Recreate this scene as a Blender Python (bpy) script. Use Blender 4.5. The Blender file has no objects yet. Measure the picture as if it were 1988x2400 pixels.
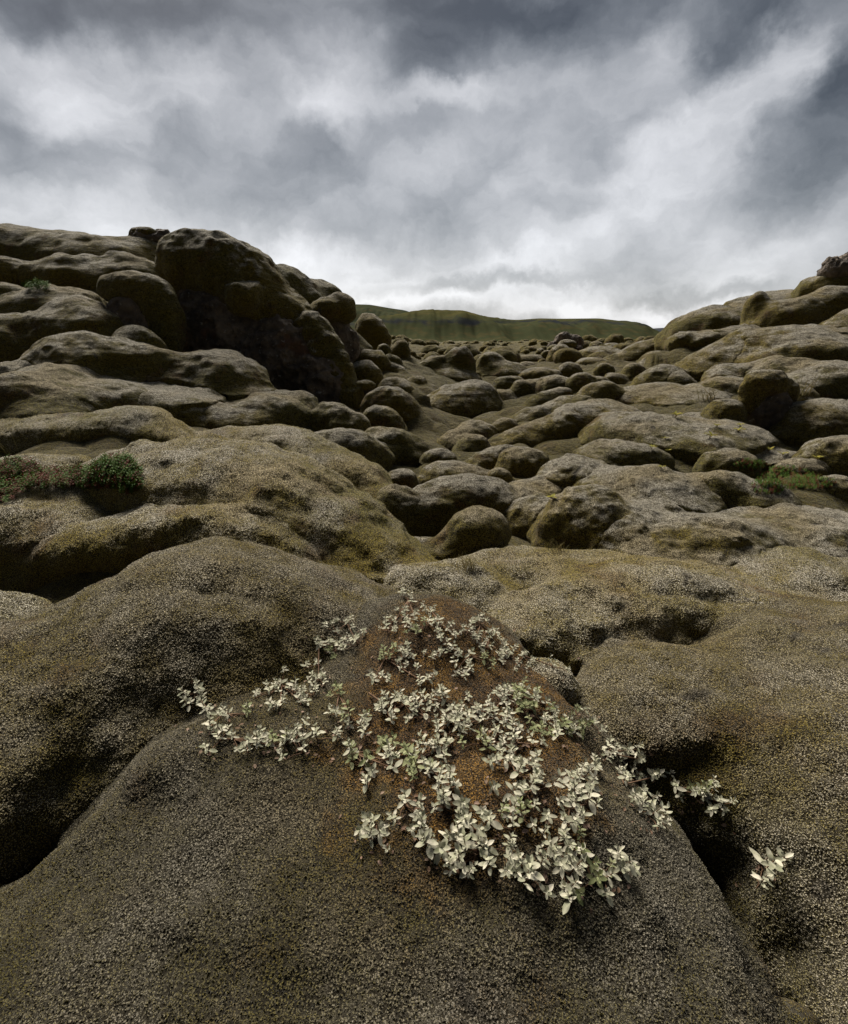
import bpy, bmesh, math, random
import numpy as np
from mathutils import Vector, Matrix
from mathutils.bvhtree import BVHTree

SC = bpy.context.scene
COL = SC.collection
R = math.radians
random.seed(7)
RNG = np.random.default_rng(11)

# ------------------------------------------------------------------ camera
F, CX, CY = 1257.0, 994.0, 1200.0
PITCH = math.atan((1200 - 790) / F)
CP, SP = math.cos(PITCH), math.sin(PITCH)
cam = bpy.data.cameras.new("camera")
cam.sensor_fit = 'VERTICAL'; cam.sensor_height = 36.0; cam.sensor_width = 36.0
cam.lens = F / 2400 * 36
cam.clip_start = 0.02; cam.clip_end = 20000
co = bpy.data.objects.new("camera", cam); COL.objects.link(co)
co.location = (0, 0, 0); co.rotation_euler = (math.pi/2 - PITCH, 0, 0)
SC.camera = co

def ray(u, v):
    a = (u - CX) / F; b = -(v - CY) / F
    return np.array([a, CP + b*SP, -SP + b*CP])
def W(u, v, Y):
    d = ray(u, v); return d * (Y / d[1])
def depth(p):
    return p[1]*CP - p[2]*SP

# ------------------------------------------------------------------ noise
def _h(ix, iy, iz, seed):
    n = (ix.astype(np.uint32)*np.uint32(374761393) + iy.astype(np.uint32)*np.uint32(668265263)
         + iz.astype(np.uint32)*np.uint32(2246822519) + np.uint32(seed*3266489917 & 0xffffffff))
    n = (n ^ (n >> np.uint32(13))) * np.uint32(1274126177)
    n = (n ^ (n >> np.uint32(16))) * np.uint32(2654435761)
    return ((n ^ (n >> np.uint32(15))) & np.uint32(0xffffff)).astype(np.float32) / np.float32(0xffffff)
def vnoise(P, seed=0):
    P = P.astype(np.float32); I = np.floor(P); f = P - I
    f = f*f*f*(f*(f*6-15)+10); I = I.astype(np.int32)
    x, y, z = I[..., 0], I[..., 1], I[..., 2]; fx, fy, fz = f[..., 0], f[..., 1], f[..., 2]
    def L(a, b, t): return a + (b-a)*t
    c = [[[_h(x+i, y+j, z+k, seed) for k in (0, 1)] for j in (0, 1)] for i in (0, 1)]
    return L(L(L(c[0][0][0], c[1][0][0], fx), L(c[0][1][0], c[1][1][0], fx), fy),
             L(L(c[0][0][1], c[1][0][1], fx), L(c[0][1][1], c[1][1][1], fx), fy), fz)*2 - 1
def fbm(P, octs=3, seed=0, gain=.5):
    r = 0; a = 1
    for o in range(octs):
        r = r + a*vnoise(P*(2.03**o) + 17.3*o, seed+o); a *= gain
    return r
def worley2(x, y, seed=0):
    ix = np.floor(x).astype(np.int32); iy = np.floor(y).astype(np.int32)
    best = np.full(x.shape, 9., np.float32); z = np.zeros_like(ix)
    for i in (-1, 0, 1):
        for j in (-1, 0, 1):
            px = ix+i+_h(ix+i, iy+j, z, seed); py = iy+j+_h(ix+i, iy+j, z, seed+1)
            best = np.minimum(best, (px-x)**2 + (py-y)**2)
    return np.sqrt(best)

# ------------------------------------------------------------------ signed distance lobes -> mesh
def lobe_px(L):
    """(u, v, half width, half height, Y, depth ratio, roll) of what shows -> centre, radii, roll"""
    u, v, ru, rv, Y = L[:5]
    dr = L[5] if len(L) > 5 else 0.9
    roll = R(L[6]) if len(L) > 6 else 0.0
    c = W(u, v, Y); s = depth(c)/F
    rx = ru*s; ry = rx*dr
    if roll == 0:
        ph = math.atan2(-c[2], c[1])
        q = (rv*s)**2 - (ry*math.sin(ph))**2
        rz = max(math.sqrt(max(q, 0))/math.cos(ph), 0.55*rv*s)
    else:
        rz = rv*s; ry = dr*math.sqrt(rx*rz)
    return c, np.array([rx, ry, rz]), roll
def lobe_w(L):
    x, y, z, rx, ry, rz = L[:6]
    return np.array([x, y, z]), np.array([rx, ry, rz]), (R(L[6]) if len(L) > 6 else 0.0)

def ell(P, lb):
    c, r, roll = lb
    q = P - c.astype(np.float32)
    if roll:
        cs, sn = math.cos(roll), math.sin(roll)
        q = np.stack([q[..., 0]*cs + q[..., 2]*sn, q[..., 1], -q[..., 0]*sn + q[..., 2]*cs], -1)
    r = r.astype(np.float32)
    k0 = np.sqrt(((q/r)**2).sum(-1)) + 1e-6
    k1 = np.sqrt(((q/(r*r))**2).sum(-1)) + 1e-6
    return k0*(k0-1)/k1
def smin(a, b, k):
    h = np.clip(k - np.abs(a-b), 0, None)/k
    return np.minimum(a, b) - h*h*k*.25
def sdf(P, lobes, k, cuts=()):
    d = ell(P, lobes[0])
    for l in lobes[1:]: d = smin(d, ell(P, l), k)
    for l in cuts: d = -smin(-d, ell(P, l), k*.5)
    return d

def surface_nets(Fv, org, h):
    S = Fv < 0
    n = np.array(Fv.shape)
    cs = [S[i:n[0]-1+i, j:n[1]-1+j, k:n[2]-1+k] for i in (0, 1) for j in (0, 1) for k in (0, 1)]
    cnt = sum(c.astype(np.int8) for c in cs)
    act = (cnt > 0) & (cnt < 8)
    idx = -np.ones(act.shape, np.int64); A = np.argwhere(act); idx[act] = np.arange(len(A))
    acc = np.zeros((len(A), 3)); num = np.zeros(len(A))
    off = [np.array((i, j, k)) for i in (0, 1) for j in (0, 1) for k in (0, 1)]
    val = [Fv[A[:, 0]+o[0], A[:, 1]+o[1], A[:, 2]+o[2]] for o in off]
    for a in range(8):
        for b in range(a+1, 8):
            if np.abs(off[a]-off[b]).sum() != 1: continue
            m = (val[a] < 0) != (val[b] < 0)
            t = np.where(m, val[a]/np.where(m, val[a]-val[b], 1), 0)
            p = off[a] + t[:, None]*(off[b]-off[a])
            acc += p*m[:, None]; num += m
    V = (A + acc/num[:, None])*h + org
    quads = []
    for ax in range(3):
        o1, o2 = [(1, 2), (2, 0), (0, 1)][ax]
        sl0 = [slice(None)]*3; sl1 = [slice(None)]*3
        sl0[ax] = slice(0, n[ax]-1); sl1[ax] = slice(1, n[ax])
        a = S[tuple(sl0)]; b = S[tuple(sl1)]
        E = np.argwhere(a != b)
        E = E[(E[:, o1] > 0) & (E[:, o2] > 0) & (E[:, o1] < n[o1]-1) & (E[:, o2] < n[o2]-1)]
        ins = a[E[:, 0], E[:, 1], E[:, 2]]
        def cell(d1, d2):
            q = E.copy(); q[:, o1] += d1; q[:, o2] += d2
            return idx[q[:, 0], q[:, 1], q[:, 2]]
        q = np.stack([cell(-1, -1), cell(0, -1), cell(0, 0), cell(-1, 0)], 1)
        q[~ins] = q[~ins][:, ::-1]
        quads.append(q)
    return V, np.concatenate(quads)

def mesh_from(name, V, Q, mat, smooth=True):
    me = bpy.data.meshes.new(name)
    me.vertices.add(len(V)); me.vertices.foreach_set("co", np.asarray(V, np.float32).ravel())
    k = Q.shape[1]
    me.loops.add(Q.size); me.loops.foreach_set("vertex_index", Q.astype(np.int32).ravel())
    me.polygons.add(len(Q)); me.polygons.foreach_set("loop_start", np.arange(0, Q.size, k, dtype=np.int32))
    if smooth: me.polygons.foreach_set("use_smooth", np.ones(len(Q), bool))
    me.update(calc_edges=True)
    me.materials.append(mat)
    return me
def tag(o, label=None, cat=None, group=None, kind=None):
    if label: o['label'] = label
    if cat: o['category'] = cat
    if group: o['group'] = group
    if kind: o['kind'] = kind
    return o
def link(name, me, parent=None, loc=(0, 0, 0)):
    o = bpy.data.objects.new(name, me); COL.objects.link(o); o.location = loc
    if parent: o.parent = parent
    return o

SOLID = []          # (V, Q) in world space, for seating plants
ENT = []            # every rounded body, kept until all are known so that neighbours can melt into each other
def lobes_box(ls):
    lo = np.min([l[0]-(np.max(l[1]) if l[2] else l[1]) for l in ls], 0)
    hi = np.max([l[0]+(np.max(l[1]) if l[2] else l[1]) for l in ls], 0)
    return lo, hi
class Body: pass
def body(name, lobes, mat, k=None, cuts=(), cellpx=5.0, amp=.07, rough=0, subs=1, frq=1.0, melt=1.0, parent=None, terr=True):
    e = Body(); e.name = name; e.lobes = lobes; e.mat = mat; e.cuts = cuts; e.cellpx = cellpx; e.amp = amp; e.rough = rough
    e.subs = subs; e.frq = frq; e.melt = melt; e.terr = terr
    e.size = float(np.mean([np.mean(l[1]) for l in lobes])); e.k = e.size*.5 if k is None else k
    e.lo, e.hi = lobes_box(lobes); e.c0 = np.mean([l[0] for l in lobes], 0); e.base = np.array([e.c0[0], e.c0[1], e.lo[2]])
    e.obj = link(name, bpy.data.meshes.new(name), parent, loc=e.base)
    ENT.append(e); return e
def grow(e):
    """mesh of one body: its lobes, rounded into the bodies and the ground it touches"""
    m = e.size*.30
    lo, hi = e.lo-m, e.hi+m
    h = max(e.cellpx*max(depth(e.c0), .9)/F, float(np.max(hi-lo))/170)
    n = np.ceil((hi-lo)/h).astype(int) + 2
    ax = [lo[i] + h*np.arange(n[i]) for i in range(3)]
    g = np.stack(np.meshgrid(*ax, indexing='ij'), -1).astype(np.float32)
    d = sdf(g, e.lobes, e.k, e.cuts)
    sd_ = int(abs(e.c0[0]*131 + e.c0[1]*57 + e.c0[2]*91)*10) % 997
    z = e.size; f = e.frq
    if e.amp:
        d = d + z*e.amp*(vnoise(g*(f*1.2/z), sd_) + .6*vnoise(g*(f*2.7/z), sd_+1) + .34*vnoise(g*(f*5.7/z), sd_+2) + .18*vnoise(g*(f*11/z), sd_+3))
    if e.mat is not ROCK and z < 1.5 and e.mat.displacement_method != 'BOTH':
        d = d - z*.075*(np.abs(vnoise(g*(np.float32([1.5, 1.5, 2.0])/z), sd_+21)) - .28) - z*.025*(np.abs(vnoise(g*(np.float32([3.4, 3.4, 4.6])/z), sd_+22)) - .28)
    if e.mat.displacement_method == 'BOTH':
        d = d - .030*np.abs(vnoise(g*np.float32([1.5, 4.2, 6.5]) + .35*vnoise(g*2, 77)[..., None], 74)) + .009 + .016*vnoise(g*np.float32([3.6, 3.6, 6]), 71) + .010*vnoise(g*np.float32([8, 8, 11]), 72) + .006*vnoise(g*np.float32(17), 73)
    if e.rough:
        n1 = vnoise(g*(f*2.3/z), sd_+5); n2 = vnoise(g*(f*5.3/z), sd_+6); n3 = vnoise(g*(f*12/z), sd_+8); n4 = vnoise(g*(f*25/z), sd_+9)
        d = d + z*e.rough*(np.abs(n1)*1.4 + .9*np.abs(n2) + .55*np.abs(n3) + .3*n4)
    D = d
    if e.melt > 0:
        other = np.full(d.shape, 1e3, np.float32)
        for o in ENT:
            if o is e or o.melt <= 0: continue
            k = .78*min(e.size, o.size)*min(e.melt, o.melt)
            if np.any(o.lo-k > hi) or np.any(o.hi+k < lo): continue
            dj = sdf(g, o.lobes, o.k)
            D = smin(D, dj, k); other = np.minimum(other, dj)
        if e.terr:
            gx, gy = np.meshgrid(ax[0], ax[1], indexing='ij')
            dt = ((g[..., 2] - base_height(gx, gy)[..., None])*.85).astype(np.float32)
            D = smin(D, dt, (.88*e.size*e.melt)); other = np.minimum(other, dt)
        D = D + .6*np.clip(d-other, 0, None)
    V, Q = surface_nets(D, lo, h)
    lab = np.arange(len(V))
    while True:
        ml = lab[Q].min(1); new = lab.copy(); np.minimum.at(new, Q.ravel(), np.repeat(ml, 4)); new = new[new]
        if np.array_equal(new, lab): break
        lab = new
    u_, c_ = np.unique(lab, return_counts=True); keep = lab == u_[c_.argmax()]
    if not keep.all():
        Q = Q[keep[Q[:, 0]]]; mp = np.cumsum(keep)-1; V = V[keep]; Q = mp[Q]
    SOLID.append((V, Q))
    me = mesh_from(e.name, V-e.base, Q, e.mat)
    if e.subs:                                   # edges where four faces meet would trip the subdivision: part them
        bm = bmesh.new(); bm.from_mesh(me)
        bad = [d_ for d_ in bm.edges if len(d_.link_faces) > 2]
        if bad:
            bmesh.ops.delete(bm, geom=list({f_ for d_ in bad for f_ in d_.link_faces}), context='FACES')
            bmesh.ops.holes_fill(bm, edges=[d_ for d_ in bm.edges if len(d_.link_faces) == 1], sides=10)
            bad = [v_ for v_ in bm.verts if not v_.is_manifold and len(v_.link_faces) > 1 and not any(d_.is_boundary for d_ in v_.link_edges)]
            for f_ in bm.faces: f_.smooth = True
        bm.to_mesh(me); bm.free()
        cv = np.empty(len(me.vertices)*3, np.float32); me.vertices.foreach_get('co', cv); V = cv.reshape(-1, 3) + e.base
    hz = np.clip((V[:, 2]-e.lo[2])/(e.hi[2]-e.lo[2]), 0, 1).astype(np.float32)
    at = me.attributes.new('crown', 'FLOAT', 'POINT'); at.data.foreach_set('value', hz)
    old = e.obj.data; e.obj.data = me; bpy.data.meshes.remove(old)
    add_sub(e.obj, e.subs)
def add_sub(o, n):
    if n:
        m = o.modifiers.new("smooth", 'SUBSURF'); m.levels = 0; m.render_levels = n; m.quality = 1; m.use_limit_surface = False; m.boundary_smooth = 'ALL'
        if o.data.materials[0].displacement_method == 'BOTH': o.cycles.use_adaptive_subdivision = True

# ------------------------------------------------------------------ materials
def nt(name):
    m = bpy.data.materials.new(name); m.use_nodes = True
    t = m.node_tree; t.nodes.clear()
    return m, t
def N(t, typ, **kw):
    n = t.nodes.new(typ)
    for k, v in kw.items():
        if k.startswith('_'): setattr(n, k[1:], v)
        else:
            key = int(k[1:]) if k[0] == 'i' and k[1:].isdigit() else k.replace('__', ' ')
            if hasattr(v, 'is_linked') or isinstance(v, bpy.types.NodeSocket): t.links.new(v, n.inputs[key])
            else: n.inputs[key].default_value = v
    return n
def math_(t, op, a, b=None, c=None, clamp=False):
    n = t.nodes.new('ShaderNodeMath'); n.operation = op; n.use_clamp = clamp
    for i, v in enumerate((a, b, c)):
        if v is None: continue
        if isinstance(v, bpy.types.NodeSocket): t.links.new(v, n.inputs[i])
        else: n.inputs[i].default_value = v
    return n.outputs[0]
def mixc(t, fac, a, b, mode='MIX'):
    n = t.nodes.new('ShaderNodeMix'); n.data_type = 'RGBA'; n.blend_type = mode
    for key, v in ((0, fac), (6, a), (7, b)):
        if isinstance(v, bpy.types.NodeSocket): t.links.new(v, n.inputs[key])
        else: n.inputs[key].default_value = v if key == 0 else (*v, 1) if len(v) == 3 else v
    return n.outputs[2]
def noise(t, vec, scale, detail=3, rough=.55, dist=0):
    n = N(t, 'ShaderNodeTexNoise', Vector=vec, Scale=scale, Detail=detail, Roughness=rough, Distortion=dist)
    return n.outputs['Fac']
def mrange(t, v, a, b, c=0., d=1., smooth=True):
    n = t.nodes.new('ShaderNodeMapRange'); n.interpolation_type = 'SMOOTHSTEP' if smooth else 'LINEAR'
    t.links.new(v, n.inputs[0])
    for i, x in enumerate((a, b, c, d)): n.inputs[i+1].default_value = x
    return n.outputs[0]
def mapping(t, vec, scale=(1, 1, 1), rot=(0, 0, 0), loc=(0, 0, 0)):
    n = t.nodes.new('ShaderNodeMapping'); t.links.new(vec, n.inputs[0])
    n.inputs['Scale'].default_value = scale; n.inputs['Rotation'].default_value = rot; n.inputs['Location'].default_value = loc
    return n.outputs[0]

def moss_material(name, heath=None, disp=False, dark=1.0, hollow=False):
    m, t = nt(name)
    geo = t.nodes.new('ShaderNodeNewGeometry'); P = geo.outputs['Position']
    warp = N(t, 'ShaderNodeTexNoise', Vector=P, Scale=120, Detail=2).outputs['Color']
    Pw = N(t, 'ShaderNodeVectorMath', _operation='MULTIPLY_ADD', i0=warp, i1=(.009, .009, .009), i2=P).outputs[0]
    vo = N(t, 'ShaderNodeTexVoronoi', Vector=Pw, Scale=205, Randomness=1.0).outputs['Distance']
    tuft = mrange(t, vo, .10, .60, 1, 0)
    fine = noise(t, P, 380, 3, .65)
    clump = noise(t, P, 30, 4, .6)
    patch = noise(t, P, 2.6, 4, .55, .4)
    patch2 = noise(t, P, 7.5, 4, .6)
    big = noise(t, P, .6, 2, .5)
    nz = N(t, 'ShaderNodeSeparateXYZ', i0=geo.outputs['Normal']).outputs[2]
    # grey tipped woolly moss on the dry crowns, olive and yellow moss on the moist flanks, amber moss in patches
    cr = t.nodes.new('ShaderNodeAttribute'); cr.attribute_name = 'crown'
    crown = math_(t, 'ADD', math_(t, 'MULTIPLY', nz, .62), math_(t, 'MULTIPLY', cr.outputs['Fac'], .38))
    crown = math_(t, 'ADD', crown, math_(t, 'MULTIPLY', math_(t, 'SUBTRACT', patch, .5), 1.0))
    crown = math_(t, 'ADD', crown, math_(t, 'MULTIPLY', math_(t, 'SUBTRACT', patch2, .5), .8))
    up = mrange(t, crown, .60, .95)
    top = mixc(t, mrange(t, noise(t, P, 1.5, 3, .5), .36, .54), (.48, .405, .25), (.57, .535, .45))
    olive = mixc(t, mrange(t, big, .42, .60), (.255, .195, .022), (.185, .155, .018))
    olive = mixc(t, mrange(t, noise(t, P, 3.3, 4, .6), .54, .68), olive, (.19, .115, .022))
    g = mixc(t, up, olive, top)
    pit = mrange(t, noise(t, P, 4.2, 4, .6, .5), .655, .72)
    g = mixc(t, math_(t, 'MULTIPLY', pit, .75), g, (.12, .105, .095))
    if dark < 1: g = mixc(t, 1.0, g, (dark, dark*.97, dark*.92), 'MULTIPLY')  # multiplier puts the shade of the near mounds into the moss colour
    if heath:
        (cx, cy, cz), rad = heath
        dv = N(t, 'ShaderNodeVectorMath', _operation='SUBTRACT', i0=P, i1=(cx, cy, cz)).outputs[0]
        dv = mapping(t, dv, (1/rad[0], 1/rad[1], 0), (0, 0, R(rad[2])))
        ln = N(t, 'ShaderNodeVectorMath', _operation='LENGTH', i0=dv).outputs['Value']
        msk = mrange(t, math_(t, 'ADD', ln, math_(t, 'MULTIPLY', math_(t, 'SUBTRACT', noise(t, P, 7, 3, .6), .5), .9)), .7, 1.05, 1, 0)
        hc = mixc(t, mrange(t, noise(t, P, 9, 3), .42, .6), (.10, .048, .010), (.22, .115, .018))
        g = mixc(t, math_(t, 'MULTIPLY', msk, .92), g, hc)
    if hollow: g = mixc(t, .62, g, mixc(t, mrange(t, patch2, .4, .62), (.112, .096, .017), (.140, .108, .024)))
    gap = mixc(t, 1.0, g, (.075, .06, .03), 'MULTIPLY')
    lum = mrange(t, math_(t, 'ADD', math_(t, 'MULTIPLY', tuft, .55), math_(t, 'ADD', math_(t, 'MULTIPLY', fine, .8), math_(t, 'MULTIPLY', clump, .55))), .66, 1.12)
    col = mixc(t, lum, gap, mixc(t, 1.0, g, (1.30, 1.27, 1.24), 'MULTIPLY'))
    wr = noise(t, mapping(t, P, (2.2, 2.2, 8)), 1.7, 4, .55, .3)
    lump = noise(t, P, 7, 3, .5)
    hs = math_(t, 'ADD', math_(t, 'MULTIPLY', tuft, .0045), math_(t, 'MULTIPLY', fine, .004))
    hb = math_(t, 'ADD', math_(t, 'MULTIPLY', clump, .014), math_(t, 'ADD', math_(t, 'MULTIPLY', wr, .085), math_(t, 'MULTIPLY', lump, .04)))
    hb = math_(t, 'ADD', hb, math_(t, 'MULTIPLY', noise(t, P, 15, 4, .6), .022))
    hb = math_(t, 'ADD', hb, math_(t, 'MULTIPLY', pit, -.02))
    b = N(t, 'ShaderNodeBsdfPrincipled', Base__Color=col, Roughness=.95)
    b.inputs['Specular IOR Level'].default_value = .1
    b.inputs['Sheen Weight'].default_value = .16; b.inputs['Sheen Roughness'].default_value = .5
    b.inputs['Sheen Tint'].default_value = (.92, .85, .68, 1)
    o = N(t, 'ShaderNodeOutputMaterial', Surface=b.outputs[0])
    hh = math_(t, 'ADD', hs, math_(t, 'MULTIPLY', clump, .014) if disp else hb)
    if disp:
        d = N(t, 'ShaderNodeDisplacement', Height=hh, Midlevel=.011, Scale=1.0)
        t.links.new(d.outputs[0], o.inputs['Displacement'])
        m.displacement_method = 'BOTH'
    else:
        bp = N(t, 'ShaderNodeBump', Strength=1.0, Distance=1.0, Height=hh)
        t.links.new(bp.outputs[0], b.inputs['Normal'])
    return m

def rock_material():
    m, t = nt('lava_rock')
    P = t.nodes.new('ShaderNodeNewGeometry').outputs['Position']
    a = noise(t, P, 4, 5, .65); bb = noise(t, P, 14, 4, .65); c = noise(t, P, 2.2, 3, .5)
    vo = N(t, 'ShaderNodeTexVoronoi', Vector=P, Scale=9, Randomness=1.0).outputs['Distance']
    col = mixc(t, mrange(t, a, .35, .7), (.07, .054, .040), (.23, .175, .125))
    col = mixc(t, mrange(t, c, .60, .72), col, (.12, .06, .032))
    col = mixc(t, mrange(t, bb, .62, .72), col, (.42, .39, .34))
    h = math_(t, 'ADD', math_(t, 'MULTIPLY', a, .10), math_(t, 'ADD', math_(t, 'MULTIPLY', bb, .04), math_(t, 'MULTIPLY', vo, .05)))
    h = math_(t, 'ADD', h, math_(t, 'MULTIPLY', noise(t, P, 38, 4, .7), .03))
    bp = N(t, 'ShaderNodeBump', Strength=1.0, Distance=1.6, Height=h)
    b = N(t, 'ShaderNodeBsdfPrincipled', Base__Color=col, Roughness=.85, Normal=bp.outputs[0])
    b.inputs['Specular IOR Level'].default_value = .3
    N(t, 'ShaderNodeOutputMaterial', Surface=b.outputs[0])
    return m

def hill_material(name, c1, c2, rockc, H=110.):
    m, t = nt(name)
    geo = t.nodes.new('ShaderNodeNewGeometry'); P = geo.outputs['Position']
    z = math_(t, 'DIVIDE', N(t, 'ShaderNodeSeparateXYZ', i0=P).outputs[2], H)
    n1 = noise(t, P, .005, 5, .6); n2 = noise(t, P, .022, 5, .65)
    st = noise(t, mapping(t, P, (.009, .004, .014)), 1.0, 6, .68, .6)
    lg = noise(t, mapping(t, P, (.0028, .001, .002)), 1.0, 3, .5)
    col = mixc(t, mrange(t, z, .45, .95), c2, c1)
    col = mixc(t, math_(t, 'MULTIPLY', mrange(t, n1, .40, .62), .6), col, c2)
    col = mixc(t, math_(t, 'MULTIPLY', mrange(t, n2, .48, .66), .45), col, (.085, .062, .028))
    band = math_(t, 'SUBTRACT', 1.0, math_(t, 'MULTIPLY', math_(t, 'ABSOLUTE', math_(t, 'SUBTRACT', z, math_(t, 'ADD', .22, math_(t, 'MULTIPLY', lg, .55)))), 3.2))
    f = math_(t, 'ADD', band, math_(t, 'MULTIPLY', math_(t, 'SUBTRACT', st, .5), 2.6))
    col = mixc(t, mrange(t, f, .55, 1.15), col, rockc)
    b = N(t, 'ShaderNodeBsdfPrincipled', Base__Color=col, Roughness=1.0)
    b.inputs['Specular IOR Level'].default_value = 0
    N(t, 'ShaderNodeOutputMaterial', Surface=b.outputs[0])
    return m

def leaf_material(name, top, top2, under, trans=.15):
    m, t = nt(name)
    geo = t.nodes.new('ShaderNodeNewGeometry')
    oi = t.nodes.new('ShaderNodeObjectInfo').outputs['Random']
    isl = geo.outputs['Random Per Island']
    P = geo.outputs['Position']
    n1 = noise(t, P, 60, 3, .6)
    c = mixc(t, isl, top, top2)
    c = mixc(t, mrange(t, n1, .40, .68), c, mixc(t, 1.0, c, (.72, .76, .66), 'MULTIPLY'))
    c = mixc(t, geo.outputs['Backfacing'], c, under)
    b = N(t, 'ShaderNodeBsdfPrincipled', Base__Color=c, Roughness=.75)
    b.inputs['Specular IOR Level'].default_value = .2
    b.inputs['Sheen Weight'].default_value = .12 if 'willow' in name else 0
    tr = N(t, 'ShaderNodeBsdfTranslucent', Color=c)
    mx = N(t, 'ShaderNodeMixShader', Fac=trans, i1=b.outputs[0], i2=tr.outputs[0])
    N(t, 'ShaderNodeOutputMaterial', Surface=mx.outputs[0])
    return m
def plain_material(name, c1, c2, scale=20, rough=.85):
    m, t = nt(name)
    P = t.nodes.new('ShaderNodeNewGeometry').outputs['Position']
    c = mixc(t, mrange(t, noise(t, P, scale, 4, .6), .35, .65), c1, c2)
    b = N(t, 'ShaderNodeBsdfPrincipled', Base__Color=c, Roughness=rough)
    b.inputs['Specular IOR Level'].default_value = .2
    N(t, 'ShaderNodeOutputMaterial', Surface=b.outputs[0])
    return m

MOSS = moss_material('moss')
MOSS_G = moss_material('moss_hollow', hollow=True)
MOSS_D = moss_material('moss_near', disp=True)
MOSS_D2 = moss_material('moss_shaded', disp=True, dark=.62)  # darker copy of the near moss, shade painted into its colour
MOSS_A = moss_material('moss_with_heath', heath=((.12, 1.42, -1.05), (.42, .66, 28)), disp=True, dark=.33)  # heath tint is its own colour; the foreground dimness is painted in
ROCK = rock_material()
LEAF = leaf_material('willow_leaf', (.38, .37, .25), (.76, .69, .54), (.42, .405, .31))
LEAFG = leaf_material('willow_leaf_green', (.22, .24, .10), (.36, .35, .19), (.42, .39, .27))
STEM = plain_material('willow_stem', (.10, .055, .03), (.20, .12, .07), 60)
YLEAF = leaf_material('yellow_leaf', (.34, .27, .03), (.22, .22, .03), (.26, .22, .03))
RLEAF = leaf_material('red_leaf', (.15, .020, .005), (.10, .04, .006), (.10, .025, .006))
GLEAF = leaf_material('heath_green', (.045, .12, .006), (.10, .15, .008), (.06, .11, .01))
GRASS = leaf_material('dry_grass', (.30, .22, .10), (.16, .15, .05), (.25, .19, .09))
LITTER = leaf_material('leaf_litter', (.30, .20, .15), (.16, .09, .05), (.30, .24, .19), .05)

# ------------------------------------------------------------------ boulders and mounds
def boulder(name, label, lobes, cat='mossy boulder', group='moss covered lava boulders', mat=None, world=False, **kw):
    ls = [lobe_w(l) if world else lobe_px(l) for l in lobes]
    e = body(name, ls, mat or MOSS, **kw); tag(e.obj, label, cat, group)
    return e.obj
def rock_thing(name, label, parts, cat, group=None):
    """parts: (part name, material, lobes, kwargs)"""
    em = None
    for pn, mat, lobes, kw in parts:
        ls = [lobe_px(l) for l in lobes]
        if mat is ROCK: kw.setdefault('melt', 0)
        else: kw.setdefault('melt', .5)
        kw['terr'] = False
        if em is None:
            em = link(name, None); tag(em, label, cat, group)
            lo, _ = lobes_box(ls); b0 = np.array([*np.mean([l[0] for l in ls], 0)[:2], lo[2]]); em.location = b0
        e = body(pn, ls, mat, parent=em, **kw); e.obj.location = e.base - b0
    return em

MG = 'large moss mounds around the camera'
def mound(label, lobes, **kw):
    return boulder('moss_mound', label, lobes, 'moss mound', MG, **kw)

# near mounds, in metres
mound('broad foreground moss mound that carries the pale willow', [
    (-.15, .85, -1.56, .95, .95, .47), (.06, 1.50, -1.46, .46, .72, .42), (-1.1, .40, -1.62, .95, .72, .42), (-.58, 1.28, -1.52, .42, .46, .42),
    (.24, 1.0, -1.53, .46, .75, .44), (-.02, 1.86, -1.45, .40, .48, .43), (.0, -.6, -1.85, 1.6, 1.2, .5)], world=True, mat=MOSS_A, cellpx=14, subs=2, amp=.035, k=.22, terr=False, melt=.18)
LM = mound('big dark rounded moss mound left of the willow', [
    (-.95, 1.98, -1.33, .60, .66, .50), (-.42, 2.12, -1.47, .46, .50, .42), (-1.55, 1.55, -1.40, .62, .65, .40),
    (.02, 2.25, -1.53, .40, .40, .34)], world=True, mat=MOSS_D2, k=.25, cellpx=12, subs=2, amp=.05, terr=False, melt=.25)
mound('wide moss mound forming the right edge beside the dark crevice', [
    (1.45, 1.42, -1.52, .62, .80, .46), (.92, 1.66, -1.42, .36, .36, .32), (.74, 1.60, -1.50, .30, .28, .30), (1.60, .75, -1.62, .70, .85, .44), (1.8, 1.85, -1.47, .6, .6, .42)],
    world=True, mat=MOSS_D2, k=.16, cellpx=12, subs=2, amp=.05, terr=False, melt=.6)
BOULD = []
def B(label, *lobes, **kw): BOULD.append((label, lobes, kw))
M2 = dict(cat='moss mound', group=MG, name='moss_mound', cellpx=8, subs=1, mat=MOSS_D, melt=.3)
B('pale moss ledge behind and above the big dark left mound', (440, 1265, 250, 90, 2.6), (90, 1330, 170, 80, 2.45), (620, 1330, 150, 120, 2.6), **M2)
B('small moss bump at the left edge in front of the ledge', (10, 1450, 95, 65, 1.95), **M2)
B('large pale moss mound right of the red heath patch', (450, 1130, 200, 100, 3.4), (640, 1190, 170, 120, 3.2), (790, 1300, 150, 130, 2.85), (300, 1150, 120, 70, 3.3), **M2)
B('grey moss mound below the red heath patch', (110, 1215, 210, 95, 3.0), **M2)
B('low moss hump behind the red heath patch at the left edge', (70, 1110, 150, 50, 3.8), **M2)
B('long moss mound falling right towards the gully', (590, 1065, 120, 65, 4.5), (740, 1130, 120, 90, 4.1), (840, 1190, 75, 90, 3.9), **M2)
B('knobbly moss mound with dark pits at the left edge', (320, 1005, 110, 55, 4.6), (100, 1030, 130, 60, 4.5), (230, 1045, 120, 50, 4.3), **M2)
B('moss mound behind the tip of the willow patch', (1075, 1410, 135, 85, 2.4), (990, 1385, 90, 60, 2.45), **M2)
B('long low moss mound behind the hole right of the willow', (1210, 1345, 140, 60, 2.75), (1400, 1345, 140, 60, 2.7), (1080, 1350, 70, 40, 2.7), **M2)
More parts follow.
